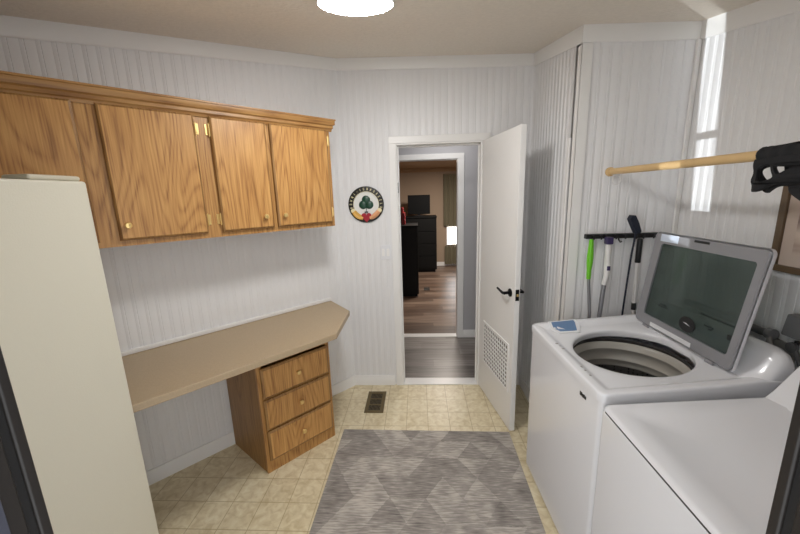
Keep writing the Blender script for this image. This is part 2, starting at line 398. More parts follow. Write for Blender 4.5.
# ------------------------------------------------------------------ hall and the room beyond
H2 = 3.82
S(box((-1.6, D+.10, -.06), (2.3, H2+.05, 0)), 'floor_hall', M['hall_floor'], 'grey plank floor of the hall')
S(box((-1.6, H2+.05, -.06), (2.3, 8.1, 0)), 'floor_far_room', M['far_floor'], 'plank floor of the room beyond, browned for its warm dim light')
mb = MB(); mb.quad_box((-1.6, H2, 0), (-.21, H2+.10, 2.4)); mb.quad_box((.435, H2, 0), (2.3, H2+.10, 2.4)); mb.quad_box((-.21, H2, 2.0), (.435, H2+.10, 2.4))
S(mb, 'wall_hall', M['hall_wall'], 'grey hall wall with the inner doorway')
mb = MB(); mb.quad_box((-.27, H2-.015, 0), (-.21, H2, 2.0)); mb.quad_box((.435, H2-.015, 0), (.50, H2, 2.0)); mb.quad_box((-.27, H2-.015, 2.0), (.50, H2, 2.055))
mb.quad_box((-.214, H2-.004, 0), (-.205, H2+.104, 2.0)); mb.quad_box((.430, H2-.004, 0), (.439, H2+.104, 2.0)); mb.quad_box((-.21, H2-.004, 1.995), (.435, H2+.104, 2.004))
S(mb, 'trim_13', M['trim'], 'white casing of the inner doorway', bevel=.003)
S(box((-.21, H2, 0), (.435, H2+.10, .006)), 'trim_14', M['trim'], 'pale threshold strip of the inner doorway', bevel=.002)
base((.50, H2), (2.3, H2), (0, -1), 'baseboard_hall')
S(box((-1.6, D+.09, 2.4), (2.3, H2+.1, 2.46)), 'ceiling_hall', M['trim'])
S(box((-1.7, D+.01, 0), (XL-.085, D+.09, 2.4)), 'wall_hall_near_left', M['hall_wall'])
S(box((XR+.015, D+.01, 0), (2.4, D+.09, 2.4)), 'wall_hall_near_right', M['hall_wall'])
S(box((-1.7, D+.09, 0), (-1.6, H2+.1, 2.4)), 'wall_hall_left', M['hall_wall'])
S(box((2.3, D+.09, 0), (2.4, H2+.1, 2.4)), 'wall_hall_right', M['hall_wall'])
S(box((-1.7, 7.95, 0), (2.4, 8.05, 2.4)), 'wall_far_back', M['tan_wall'], 'tan wall at the far end of the room beyond')
S(box((-1.7, H2+.1, 0), (-1.6, 7.95, 2.4)), 'wall_far_left', M['tan_wall'])
S(box((2.3, H2+.1, 0), (2.4, 7.95, 2.4)), 'wall_far_right', M['tan_wall'])
S(box((-1.7, H2+.1, 2.2), (2.4, 8.05, 2.26)), 'ceiling_far_room', M['far_ceiling'], 'brownish ceiling of the room beyond')
base((-1.6, 7.95), (2.3, 7.95), (0, -1), 'baseboard_far')
S(crown.__call__ and box((-1.6, 7.93, 2.12), (2.3, 7.95, 2.2)), 'trim_15', M['far_ceiling'])
# window with daylight
wn = S(box((.68, 7.935, .51), (1.12, 7.949, .89)), 'window_1', M['glow'], 'bright low window at the far end, between the curtains')
fr = MB(); fr.quad_box((.64, 7.925, .485), (1.14, 7.95, .50)); fr.quad_box((.64, 7.925, .91), (1.14, 7.95, .93)); fr.quad_box((.64, 7.925, .5), (.66, 7.95, .91)); fr.quad_box((1.12, 7.925, .5), (1.14, 7.95, .91))
fr.build('window_frame', M['trim'], wn)
def curtain(name, x0, x1, z0, z1, y, label):
    mb = MB(); n = 40; a = []; b_ = []
    for i in range(n+1):
        x = x0+(x1-x0)*i/n; yy = y+.018*math.sin(i*1.35)
        a.append((x, yy)); b_.append((x, yy+.006))
    ring = a+b_[::-1]
    mb.loft([[(p[0], p[1], z) for p in ring] for z in (z0, z1)])
    return tag(mb.build(name, M['curtain']), label, 'curtain')
curtain('curtain', .58, 1.2, .93, 2.06, 7.88, 'olive curtain hanging above the bright low window')
curtain('curtain', .60, 1.2, .05, .47, 7.88, 'short olive curtain below the bright low window')
# black furniture
t = empty('dresser', (.0, 7.5, 0), label='black dresser at the far end with the television on it', cat='dresser')
box((-.36, -.24, .06), (.388, .25, 1.16)).build('body', M['dark_wood'], t, bevel=.006)
box((-.38, -.26, 1.16), (.395, .25, 1.19)).build('top', M['dark_wood'], t, bevel=.004)
for k in range(4): box((-.34, -.252, .10+k*.262), (.37, -.24, .345+k*.262)).build('drawer', M['dark_wood'], t, bevel=.003)
box((-.34, -.2, 0), (.36, .22, .06)).build('plinth', M['dark_wood'], t)
t = empty('storage_cabinet', (-.2, 5.7, 0), label='black cabinet just beyond the inner doorway, with red folders on top', cat='cabinet')
box((-.30, -.24, .05), (.195, .26, 1.15)).build('body', M['dark_wood'], t, bevel=.006)
box((-.31, -.255, 1.15), (.20, .26, 1.17)).build('top', M['dark_wood'], t, bevel=.004)
for x0, x1 in ((-.29, -.055), (-.05, .185)): box((x0, -.252, .08), (x1, -.24, 1.13)).build('door', M['dark_wood'], t, bevel=.003)
box((-.28, -.2, 0), (.17, .24, .05)).build('plinth', M['dark_wood'], t)
t = empty('television', (.03, 7.5, 1.19), label='black flat television standing on the far dresser', cat='television')
box((-.235, -.03, .04), (.235, .02, .44)).build('screen', plain('tv_screen', srgb(5, 6, 8), .6, spec=.2), t, bevel=.005)
mb = MB(); mb.quad_box((-.10, -.07, 0), (.10, .07, .012)); mb.quad_box((-.02, -.01, .01), (.02, .015, .06)); mb.build('stand', M['black'], t)
tag(box((-.262, 5.62, 1.172), (-.235, 5.84, 1.44)).build('folder', M['red'], bevel=.003), 'taller red folder on the black cabinet beyond the doorway', 'folder', 'red folders on the black cabinet')
tag(box((-.230, 5.60, 1.172), (-.205, 5.80, 1.36)).build('folder', M['red'], bevel=.003), 'shorter red folder on the black cabinet beyond the doorway', 'folder', 'red folders on the black cabinet')
fv = empty('floor_vent', (.135, 5.93, 0), label='small dark vent in the floor of the room beyond', cat='floor vent')
box((-.05, -.10, 0), (.05, .10, .004)).build('frame', M['vent_dark'], fv)

# ------------------------------------------------------------------ ceiling light
lx, ly = -.225, 1.520; lz = cz(lx, ly)
t = empty('ceiling_light', (lx, ly, lz), label='round white flush ceiling light, switched on', cat='ceiling light')
t.rotation_euler = (math.atan(.1916), math.atan(.0245), 0)
MB().lathe([(.150, .004), (.150, -.014), (.147, -.016), (.144, -.014)], 64).build('rim', M['white_plastic'], t)  # unseen rim, shaped to keep the diffuser's side light off the ceiling
MB().lathe([(.145, -.010), (.145, -.016), (.138, -.019), (.10, -.021), (.001, -.022)], 64).build('diffuser', M['lamp'], t)

# ------------------------------------------------------------------ wall switch and round plaque
t = empty('light_switch', (-.267, D, 1.189), label='white double light switch on the wall left of the doorway', cat='light switch')
box((-.042, -.009, -.06), (.042, 0, .06)).build('plate', M['white_plastic'], t, bevel=.002)
for x in (-.02, .02): box((x-.011, -.014, -.030), (x+.011, -.005, .030)).build('rocker', M['door'], t, bevel=.0015)
PX, PZ = -.408, 1.578
t = empty('wall_plaque', (PX, D, PZ), label='round black and white wall plaque with green shamrock and red heart', cat='plaque')
R0 = .142
MB().lathe([(R0-.002, 0), (R0, .002), (R0, .010), (R0-.003, .012), (R0-.040, .012), (R0-.042, .009), (R0-.042, .0)], 72, axis='Y', cap0=False, cap1=False).build('ring', M['sign_black'], t).scale = (1, -1, 1)
MB().lathe([(R0-.040, .001), (R0-.040, .005)], 72, axis='Y').build('face', M['sign_white'], t).scale = (1, -1, 1)
for rr in (R0-.040,):
    MB().lathe([(rr-.0012, .010), (rr-.0012, .0132), (rr+.0012, .0132), (rr+.0012, .010)], 72, axis='Y', cap0=False, cap1=False).build('edge_line', M['cream'], t).scale = (1, -1, 1)
# worn cream lettering marks around the ring (the words cannot be read in the photograph)
GL = {'I': [((0, -1), (0, 1))], 'L': [((-.5, 1), (-.5, -1)), ((-.5, -1), (.5, -1))], 'U': [((-.5, 1), (-.5, -1)), ((-.5, -1), (.5, -1)), ((.5, -1), (.5, 1))],
      'E': [((-.5, 1), (-.5, -1)), ((-.5, -1), (.5, -1)), ((-.5, 1), (.5, 1)), ((-.5, 0), (.3, 0))], 'O': [((-.5, 1), (-.5, -1)), ((-.5, -1), (.5, -1)), ((.5, -1), (.5, 1)), ((-.5, 1), (.5, 1))],
      'N': [((-.5, -1), (-.5, 1)), ((-.5, 1), (.5, -1)), ((.5, -1), (.5, 1))], 'W': [((-.7, 1), (-.35, -1)), ((-.35, -1), (0, .6)), ((0, .6), (.35, -1)), ((.35, -1), (.7, 1))], '-': [((-.4, 0), (.4, 0))],
      'M': [((-.6, -1), (-.5, 1)), ((-.5, 1), (0, -.4)), ((0, -.4), (.5, 1)), ((.5, 1), (.6, -1))], 'R': [((-.5, -1), (-.5, 1)), ((-.5, 1), (.5, 1)), ((.5, 1), (.5, 0)), ((.5, 0), (-.5, 0)), ((-.1, 0), (.5, -1))], 'F': [((-.5, -1), (-.5, 1)), ((-.5, 1), (.5, 1)), ((-.5, 0), (.3, 0))]}
mb = MB(); word = 'INOWWI-IUNMOREELUE'
for i, ch in enumerate(word):
    a = math.radians(212-(i+.5)*244/len(word)); rc = R0-.0205
    cx, cz_ = rc*math.cos(a), rc*math.sin(a); tx, tz = math.sin(a), -math.cos(a); ux, uz = math.cos(a), math.sin(a)
    for (a0, a1), (b0, b1) in GL[ch]:
        p = [cx+tx*a0*.0065+ux*a1*.0085, cz_+tz*a0*.0065+uz*a1*.0085]; q = [cx+tx*b0*.0065+ux*b1*.0085, cz_+tz*b0*.0065+uz*b1*.0085]
        d = Vector((q[0]-p[0], q[1]-p[1])).normalized()*.0013; nn = Vector((-d.y, d.x))
        P = [(p[0]-d.x+nn.x, -.012, p[1]-d.y+nn.y), (q[0]+d.x+nn.x, -.012, q[1]+d.y+nn.y), (q[0]+d.x-nn.x, -.012, q[1]+d.y-nn.y), (p[0]-d.x-nn.x, -.012, p[1]-d.y-nn.y)]
        mb.prism(P, (0, -.0022, 0))
mb.build('lettering', M['cream'], t)
mb = MB()
for a in (90, 205, 335):
    a = math.radians(a); c = (.027*math.cos(a), -.005, .010+.027*math.sin(a))
    mb.lathe([(.003, -.014), (.022, -.012), (.031, -.007), (.034, 0)], 20, c=c, axis='Y')
mb.tube([(0, -.01, -.02), (.001, -.01, -.045)], .003)
mb.build('shamrock', M['shamrock'], t)
hp = []
for k in range(28):
    a = 2*PI*k/28; hp.append((.0027*16*math.sin(a)**3*.92, -.010, -.098+.0027*(13*math.cos(a)-5*math.cos(2*a)-2*math.cos(3*a)-math.cos(4*a))))
MB().prism(hp, (0, -.012, 0)).build('heart', M['heart'], t, bevel=.004)
MB().prism([(-.014, -.010, -.064), (-.012, -.010, -.052), (-.005, -.010, -.058), (0, -.010, -.044), (.005, -.010, -.058), (.012, -.010, -.052), (.014, -.010, -.064)], (0, -.008, 0)).build('crown', M['sign_black'], t)
for sx, mt in ((-1, 'gold'), (1, 'peach')):
    mb = MB(); pts = []; rad = []
    for k in range(8):
        f = k/7; a = math.radians(-90+sx*(60-46*f)); rc = R0-.028
        pts.append((rc*math.cos(a), -.016, rc*math.sin(a)+.004)); rad.append((.020+.006*math.sin(PI*f)-.006*f*f, .012))
    mb.tube(pts, rad, 14); mb.build('hand', M[mt], t)['label'] = ('golden hand left of the heart', 'peach hand right of the heart')[sx > 0]
    a = math.radians(-90+sx*66); rc = R0-.026
    mb = MB().lathe([(.004, -.012), (.017, -.010), (.019, 0)], 16, c=(rc*math.cos(a), -.008, rc*math.sin(a)), axis='Y'); mb.build('cuff', M['cream'], t)

# ------------------------------------------------------------------ open door
hx, hy = .4997, D-.012
ang = math.atan2(.107, .595)                      # swing measured from the -y direction
dr = MB(); Ls = .622
dr.quad_box((0, -Ls, .008), (.036, 0, DH-.004))
door = dr.build('door_1', M['door'], bevel=.002); door['kind'] = 'structure'; door['label'] = 'plain white door standing open into the room'
door.location = (hx, hy, 0); door.rotation_euler = (0, 0, ang)
# vent grille
g = MB(); y0, y1, z0, z1 = -.575, -.10, .275, .635
g.quad_box((-.008, y0, z0), (0, y1, z0+.022)); g.quad_box((-.008, y0, z1-.022), (0, y1, z1)); g.quad_box((-.008, y0, z0+.022), (0, y0+.022, z1-.022)); g.quad_box((-.008, y1-.022, z0+.022), (0, y1, z1-.022))
gr = g.build('vent_grille', M['door'], door, bevel=.002); gr['label'] = 'white lattice vent grille low in the door'
g = MB()
n_, m_ = 13, 10
for i in range(1, n_): y = y0+.022+(y1-y0-.044)*i/n_; g.quad_box((-.006, y-.004, z0+.022), (-.001, y+.004, z1-.022))
for i in range(1, m_): z = z0+.022+(z1-z0-.044)*i/m_; g.quad_box((-.007, y0+.022, z-.004), (-.0015, y1-.022, z+.004))
g.build('lattice', M['door'], gr)
box((-.0006, y0+.022, z0+.022), (.001, y1-.022, z1-.022)).build('backing', M['grille_back'], gr)
for s, nm in ((-1, 'handle on the room side'), (1, 'handle on the wall side')):
    xf = 0 if s < 0 else .036
    hd = MB(); hd.lathe([(.027, 0), (.027, .006), (.022, .010), (.010, .011), (.010, .045)], 24, axis='X')
    for v in hd.bm.verts: v.co = Vector((xf+s*v.co.x, v.co.y-Ls+.062, v.co.z+.995))
    hd.tube([(xf+s*.045, -Ls+.052, .995), (xf+s*.050, -Ls+.075, .995), (xf+s*.048, -Ls+.12, .998), (xf+s*.046, -Ls+.165, 1.003)], [.0095, .0095, .008, .007], 12)
    o = hd.build('door_handle', M['black_metal'], door); o['label'] = 'black lever '+nm
box((.006, -Ls-.002, .955), (.030, -Ls+.001, 1.03)).build('latch_plate', M['black_metal'], door, bevel=.0008)
MB().quad_box((.012, -Ls-.008, .985), (.024, -Ls, 1.0)).build('latch', M['brass'], door)
for z in (.22, 1.0, 1.80): MB().lathe([(.006, -.045), (.006, .045)], 12, c=(-.004, .004, z)).build('hinge', M['trim'], door)

# ------------------------------------------------------------------ upper cabinets (local x runs right along the left wall, -y into the room)
def Lroot(name, **k): return empty(name, Lw(0, 0), PHI, **k)
ZB, ZT = 1.452, 2.085
def cab(t0, t1, name, label, doors, oi):
    r = Lroot(name, label=label, cat='cabinet')
    a0, a1 = -t1, -t0                                    # local x
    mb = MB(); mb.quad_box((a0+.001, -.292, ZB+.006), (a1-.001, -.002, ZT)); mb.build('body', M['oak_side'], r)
    mb = MB()
    holes = [(-d[1], -d[0]) for d in doors]
    xs = sorted(holes); edges = [a0+.0001]
    fz0, fz1 = ZB, ZT
    zz0, zz1 = 1.50, 2.05
    cur = a0+.0001
    for h0, h1 in xs:
        mb.quad_box((cur, -.31, fz0), (h0+.012, -.292, fz1)); mb.quad_box((h0+.012, -.31, fz0), (h1-.012, -.292, zz0)); mb.quad_box((h0+.012, -.31, zz1), (h1-.012, -.292, fz1)); cur = h1-.012
    mb.quad_box((cur, -.31, fz0), (a1-.0001, -.292, fz1))
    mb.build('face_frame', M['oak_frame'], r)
    for k, (d0, d1, knob, hinge) in enumerate(doors):
        x0, x1 = -d1, -d0; z0, z1 = 1.478, 2.068
        mb = MB(); th = .020; bv = .011
        ring0 = [(x0+.006, -.3105, z0+.006), (x1-.006, -.3105, z0+.006), (x1-.006, -.3105, z1-.006), (x0+.006, -.3105, z1-.006)]
        ring1 = [(x0, -.316, z0), (x1, -.316, z0), (x1, -.316, z1), (x0, -.316, z1)]
        ring2 = [(x0+.003, -.326, z0+.003), (x1-.003, -.326, z0+.003), (x1-.003, -.326, z1-.003), (x0+.003, -.326, z1-.003)]
        ring3 = [(x0+bv, -.3305, z0+bv), (x1-bv, -.3305, z0+bv), (x1-bv, -.3305, z1-bv), (x0+bv, -.3305, z1-bv)]
        mb.loft([ring0, ring1, ring2, ring3])
        for f in mb.bm.faces:
            f.material_index = 0
        d = mb.build('door', [M['oak'][(oi+k) % 5], M['oak_edge']], r, smooth=12)
        for p in d.data.polygons:
            n3 = p.normal
            if abs(n3.y) < .9: p.material_index = 1
        kx = -knob
        kb = MB().lathe([(.006, 0), (.006, .008), (.0135, .015), (.0145, .020), (.0115, .025), (.001, .027)], 20, axis='Y')
        for v in kb.bm.verts: v.co = Vector((kx+v.co.x, -.3300-v.co.y, 1.547+v.co.z))
        kb.build('knob', M['brass'], d)
        hx_ = x0 if hinge == 'L' else x1; sg = -1 if hinge == 'L' else 1
        for z in (1.548, 2.0):
            hg = MB(); hg.tube([(hx_+sg*.003, -.322, z-.026), (hx_+sg*.003, -.322, z+.026)], .0042, 10); hg.quad_box((min(hx_+sg*.005, hx_+sg*.019), -.3135, z-.026), (max(hx_+sg*.005, hx_+sg*.019), -.310, z+.026))
            for e_ in (-1, 1): hg.tube([(hx_+sg*.003, -.322, z+e_*.026), (hx_+sg*.003, -.322, z+e_*.033)], [.0048, .002], 8)
            hg.build('hinge', M['brass'], d)
    return r
cab(.30, 1.057, 'wall_cabinet', 'oak wall cabinet with two doors, rightmost of the row', [(.325, .708, .668, 'R'), (.730, 1.022, .785, 'L')], 0)
cab(1.057, 1.491, 'wall_cabinet', 'oak wall cabinet with one door and knob at its lower left, middle of the row', [(1.090, 1.462, 1.425, 'R')], 2)
cab(1.491, 1.935, 'wall_cabinet', 'oak wall cabinet above the tall freezer, leftmost of the row', [(1.532, 1.905, 1.86, 'L')], 3)
r = Lroot('cabinet_cornice', label='stepped oak moulding running along the top of the wall cabinets', cat='moulding')
pf = [(0, 2.086), (-.311, 2.086), (-.311, 2.06), (-.318, 2.06), (-.322, 2.072), (-.330, 2.078), (-.330, 2.092), (-.340, 2.098), (-.345, 2.112), (-.345, 2.122), (-.350, 2.124), (-.350, 2.132), (0, 2.132)]
mb = MB(); mb.loft([[(x, y, z) for y, z in pf] for x in (-1.935, -.285)])
mb.quad_box((-.286, -.35, 2.124), (-.268, -.0, 2.132)); mb.quad_box((-.286, -.345, 2.098), (-.273, 0, 2.124)); mb.quad_box((-.286, -.33, 2.078), (-.280, 0, 2.098))
mb.build('moulding', M['oak_trim'], r, smooth=20)

# ------------------------------------------------------------------ counter, its back strip and the drawer base
HZ, CT = .83, .036
def clipY(t0, o0, yv):  # t on line o=o0 where y == yv
    return (D-sT*o0-yv)/cT
yF = 1.195
cp = [(.19, .002), (.242, .334), (.549, .625), (clipY(0, .636, yF), .636), (clipY(0, .002, yF), .002)]
w = MB(); w.prism([Lw(t_, o_, HZ-CT) for t_, o_ in cp], (0, 0, CT))
ct = w.build('countertop', M['laminate'], bevel=.004); tag(ct, 'long tan laminate countertop with a clipped corner along the left wall', 'countertop')
w = MB(); w.prism([Lw(t_, o_, HZ) for t_, o_ in ((.19, .001), (.19, .022), (clipY(0, .022, yF), .022), (clipY(0, .001, yF), .001))], (0, 0, .026))
w.build('back_strip', M['trim'], ct, bevel=.006)['label'] = 'white strip along the back edge'
r = Lroot('drawer_base', label='oak base cabinet with three drawers under the countertop', cat='drawer unit')
B0, B1, BF = -.985, -.503, -.44
mb = MB(); mb.prism([(B0, BF+.018, 0), (B0+.016, BF+.018, 0), (B0-.03, -.015, 0), (B0-.048, -.015, 0)], (0, 0, HZ-CT)); mb.quad_box((B1-.016, BF+.018, 0), (B1, -.015, HZ-CT)); mb.quad_box((B0+.016, -.03, 0), (B1-.016, -.015, HZ-CT)); mb.quad_box((B0+.016, BF+.05, .08), (B1-.016, -.03, .095))
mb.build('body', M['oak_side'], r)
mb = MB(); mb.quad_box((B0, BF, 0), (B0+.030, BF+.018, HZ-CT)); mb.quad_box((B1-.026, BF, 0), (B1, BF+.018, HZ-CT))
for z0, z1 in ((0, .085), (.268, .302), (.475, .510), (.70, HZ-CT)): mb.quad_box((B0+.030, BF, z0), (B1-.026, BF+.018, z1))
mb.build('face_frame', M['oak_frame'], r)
for k, (z0, z1) in enumerate(((.082, .282), (.290, .488), (.496, .690))):
    x0, x1 = B0+.018, B1-.016; y = BF; bv = .014
    mb = MB(); rg = lambda i_, yy: [(x0+i_, yy, z0+i_), (x1-i_, yy, z0+i_), (x1-i_, yy, z1-i_), (x0+i_, yy, z1-i_)]
    mb.loft([rg(.006, y-.0005), rg(0, y-.006), rg(.002, y-.013), rg(bv, y-.019)])
    d = mb.build('drawer', [M['oak'][(k+1) % 5], M['oak_edge']], r, smooth=12)
    for p in d.data.polygons:
        if abs(p.normal.y) < .9: p.material_index = 1
    kb = MB().lathe([(.006, 0), (.006, .008), (.0135, .015), (.0145, .020), (.0115, .025), (.001, .027)], 20, axis='Y')
    for v in kb.bm.verts: v.co = Vector(((x0+x1)/2+v.co.x, y-.0185-v.co.y, (z0+z1)/2+v.co.z))
    kb.build('knob', M['brass'], d)

# ------------------------------------------------------------------ tall freezer (front faces +x)
t = empty('freezer', (-1.45, .84, 0), label='tall plain almond coloured upright freezer at the left', cat='freezer')
X0 = 1.45-1.14
box((-.34, -.335, .05), (X0-.075, .335, 1.722)).build('body', M['almond'], t, bevel=.006)
box((X0-.070, -.337, .06), (X0, .337, 1.724)).build('door', M['almond'], t, bevel=.009, seg=4)
box((X0-.076, -.325, .07), (X0-.069, .325, 1.71)).build('gasket', M['grille_back'], t)
mb = MB(); mb.quad_box((X0-.10, .165, 1.724), (X0-.012, .330, 1.741)); mb.build('hinge_cover', M['almond_cap'], t, bevel=.007, seg=4)
for x in (-.28, .2):
    for y in (-.28, .28): MB().lathe([(.02, 0), (.022, .052)], 14, c=(x, y, 0)).build('foot', M['black'], t)

# ------------------------------------------------------------------ rug and floor register
ru = MB(); c0 = Vector((.003, 1.30)); 
ru.quad_box((-.582, -.86, .0), (.582, .86, .010))
rug = ru.build('rug', M['rug'], bevel=.003); rug.location = (.010, 1.305, .0005); rug.rotation_euler = (0, 0, math.radians(-.9))
tag(rug, 'grey distressed rug with faded triangle pattern on the vinyl floor', 'rug')
t = empty('floor_register', (-.371, 2.522, 0), label='bronze floor register in the vinyl floor near the back wall', cat='floor vent')
mb = MB(); mb.quad_box((-.075, -.147, 0), (-.045, .147, .006)); mb.quad_box((.045, -.147, 0), (.075, .147, .006)); mb.quad_box((-.045, -.147, 0), (.045, -.115, .006)); mb.quad_box((-.045, .115, 0), (.045, .147, .006))
for y in (-.04, .04): mb.quad_box((-.045, y-.006, 0), (.045, y+.006, .0055))
mb.build('frame', M['vent'], t, bevel=.0015)
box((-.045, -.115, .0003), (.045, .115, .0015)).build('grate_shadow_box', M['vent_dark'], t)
for i in range(8):
    x = -.037+i*.0106; mb = MB()
    for a, b_ in ((-.115, -.046), (-.034, .034), (.046, .115)): mb.quad_box((x-.0016, a, .001), (x+.0016, b_, .0045))
    mb.build('slat', M['vent'], t)

# ------------------------------------------------------------------ washer
def rrect(x0, x1, y0, y1, r, n=8, z=0.):
    P = []
    for cx, cy, a0 in ((x1-r, y1-r, 0), (x0+r, y1-r, 90), (x0+r, y0+r, 180), (x1-r, y0+r, 270)):
        for k in range(n+1):
            a = math.radians(a0+90*k/n); P.append((cx+r*math.cos(a), cy+r*math.sin(a), z))
    return P
WX0, WX1, WY0, WY1 = .637, 1.325, 1.162, 1.872
WR = math.radians(2.2)
t = empty('washing_machine', (WX0, (WY0+WY1)/2, 0), WR, label='white top-loading washing machine with its glass lid raised', cat='washing machine')
ox, oy = WX0, (WY0+WY1)/2
hw = (WY1-WY0)/2
w = MB(); w.loft([[(x, y, z) for x, y, _ in rrect(.004, .675, -hw+.004, hw-.004, .022)] for z in (.03, .884)], cap1=False); w.build('cabinet_body', M['white_enamel'], t, bevel=.004)
for x in (.07, .6):
    for y in (-.29, .29): MB().lathe([(.022, 0), (.018, .032)], 14, c=(x, y, 0)).build('foot', M['black'], t)
# top deck: polar mesh from the tub hole to the rounded outline, with raised rim
cx, cy, HR = .962-ox, 1.518-oy, .235
out = rrect(0, .690, -hw, hw, .035, 10)
# densify straight runs
dn = []
for i, p in enumerate(out):
    q = out[(i+1) % len(out)]; L = math.dist(p[:2], q[:2]); k = max(1, int(L/.03))
    for j in range(k): dn.append((p[0]+(q[0]-p[0])*j/k, p[1]+(q[1]-p[1])*j/k))
x_r = .690
def deckz(x, y):
    dist = min(x, .99, hw-abs(y))
    rim = .916+.040*min(1, max(0, x/.56))
    f = min(1, max(0, (dist-.022)/.045)); f = f*f*(3-2*f)
    dh = max(0, math.hypot(x-cx, y-cy)-HR); low = .020*min(1, 1) 
    g = math.exp(-dh/.03)
    return rim-f*(.016+.010*g)
rings = []
NR = 18
for j in range(NR+1):
    f = j/NR; ring = []
    for (px, py) in dn:
        a = math.atan2(py-cy, px-cx); hx_, hy_ = cx+HR*math.cos(a), cy+HR*math.sin(a)
        x = hx_+(px-hx_)*f; y = hy_+(py-hy_)*f
        # keep a vertical drop and round-over at the outline
        ring.append((x, y, deckz(x, y)))
    rings.append(ring)
edge = []
for k, (dx, dz) in enumerate(((.0, .0), (.003, -.004), (.004, -.010), (.004, -.046))):
    ring = []
    for (px, py) in dn:
        v = Vector((px-.345, py)); v.normalize(); ring.append((px+v.x*dx, py+v.y*dx, deckz(px, py)+dz if k < 3 else .880))
    edge.append(ring)
inner = []
for dr_, dz in ((.010, -.032), (.006, -.018), (.001, -.006)):
    ring = []
    for (px, py) in dn:
        a = math.atan2(py-cy, px-cx); r_ = HR+dr_-.002; x, y = cx+r_*math.cos(a), cy+r_*math.sin(a)
        ring.append((cx+(HR-.004+dr_*.3)*math.cos(a), cy+(HR-.004+dr_*.3)*math.sin(a), deckz(cx+HR*math.cos(a), cy+HR*math.sin(a))+dz))
    inner.append(ring)
w = MB(); w.loft(inner+rings+edge[1:], cap0=False, cap1=False); w.build('top_deck', M['white_enamel'], t, smooth=60)
# tub
w = MB(); w.lathe([(0.244, .868), (0.238, .872), (0.231, .868), (0.234, .856)], 72, c=(cx, cy, 0), cap0=False, cap1=False); w.build('gasket', M['gasket'], t)
w = MB(); w.lathe([(0.248, .862), (0.232, .852), (0.224, .846), (0.224, .832), (0.217, .826), (0.217, .820), (0.226, .812), (0.228, .770), (0.221, .764), (0.221, .758), (0.229, .750), (0.229, .725)], 72, c=(cx, cy, 0), cap0=False, cap1=False); w.build('balance_ring', M['tub'], t, smooth=60)
m, nt, b = new_mat('perforated_drum')
b.inputs['Metallic'].default_value = .9; b.inputs['Roughness'].default_value = .35
tc = nt.nodes.new('ShaderNodeTexCoord'); vo = nt.nodes.new('ShaderNodeTexVoronoi'); vo.inputs['Scale'].default_value = 70; vo.inputs['Randomness'].default_value = .15
nt.links.new(tc.outputs['Object'], vo.inputs['Vector']); r_ = ramp(nt, [(.18, (.012, .012, .012, 1)), (.30, (.22, .21, .20, 1))]); nt.links.new(vo.outputs['Distance'], r_.inputs[0]); nt.links.new(r_.outputs[0], b.inputs['Base Color'])
drum = MB(); drum.lathe([(0.231, .730), (0.228, .70), (0.226, .50), (0.202, .47), (.05, .46), (.001, .46)], 72, c=(cx, cy, 0), cap0=False, cap1=False); drum.build('drum', m, t, smooth=60)
MB().lathe([(.12, .461), (.11, .478), (.05, .49), (.045, .52), (.001, .525)], 40, c=(cx, cy, 0)).build('impeller', M['gasket'], t)
# rear console
pfw = []
cpf = [(.548, .940), (.565, .955), (.595, .985), (.615, 1.025), (.632, 1.052), (.655, 1.060), (.676, 1.052), (.686, 1.030), (.688, .95), (.688, .90), (.548, .90)]
w = MB(); rgs = []
for y, sc in ((-hw+.002, .0), (-hw+.004, .25), (-hw+.012, .55), (-hw+.028, .82), (-hw+.06, 1), (hw-.06, 1), (hw-.028, .82), (hw-.012, .55), (hw-.004, .25), (hw-.002, .0)):
    s2 = .55+.45*sc
    rgs.append([((x-.688)*(.80+.20*sc)+.688-.012*(1-sc), y, .90+(z-.90)*s2) for x, z in cpf])
w.loft(rgs); w.build('console', M['white_enamel'], t, smooth=50)
# detergent tray, icon, badge
def zd(x, y, e=.0): return deckz(x, y)+e
tp = [(.725, 1.862), (.876, 1.864), (.884, 1.815), (.846, 1.742), (.740, 1.742), (.718, 1.80)]
def zflat(pts, e): return [(x-ox, y-oy, zd(x-ox, y-oy)+e) for x, y in pts]
w = MB(); w.prism(zflat(tp, -.002), (0, 0, .0085)); tray = w.build('dispenser_rim', M['white_plastic'], t, bevel=.002)
c_ = (sum(p[0] for p in tp)/6, sum(p[1] for p in tp)/6)
tp2 = [(c_[0]+(x-c_[0])*.80, c_[1]+(y-c_[1])*.76) for x, y in tp]
w = MB(); w.prism(zflat(tp2, .0015), (0, 0, .0056)); w.build('dispenser_cup', M['blue'], tray)['label'] = 'blue detergent cup'
w = MB()
for x, y, a, b_ in ((.664, 1.60, .012, .012), (.668, 1.575, .010, .006), (.668, 1.545, .018, .010), (.668, 1.37, .008, .012), (.668, 1.34, .008, .010), (.668, 1.30, .008, .010)):
    w = MB()
    for k in range(1): w.quad_box((x-ox-a/2, y-oy-b_/2+k*b_*.8, zd(x-ox, y-oy)), (x-ox+a/2, y-oy+b_/2, zd(x-ox, y-oy)+.0008)); w.build('printed_mark', M['hose'], t)
w = MB()
for y0_, y1_, z0_, z1_ in ((1.312, 1.302, .826, .842), (1.301, 1.297, .829, .842), (1.295, 1.286, .827, .840), (1.284, 1.281, .829, .843), (1.279, 1.268, .829, .832), (1.279, 1.276, .829, .843), (1.270, 1.267, .829, .843)):
    w.quad_box((.0015, y1_-oy, z0_), (.005, y0_-oy, z1_))
w.build('front_badge', M['black'], t)
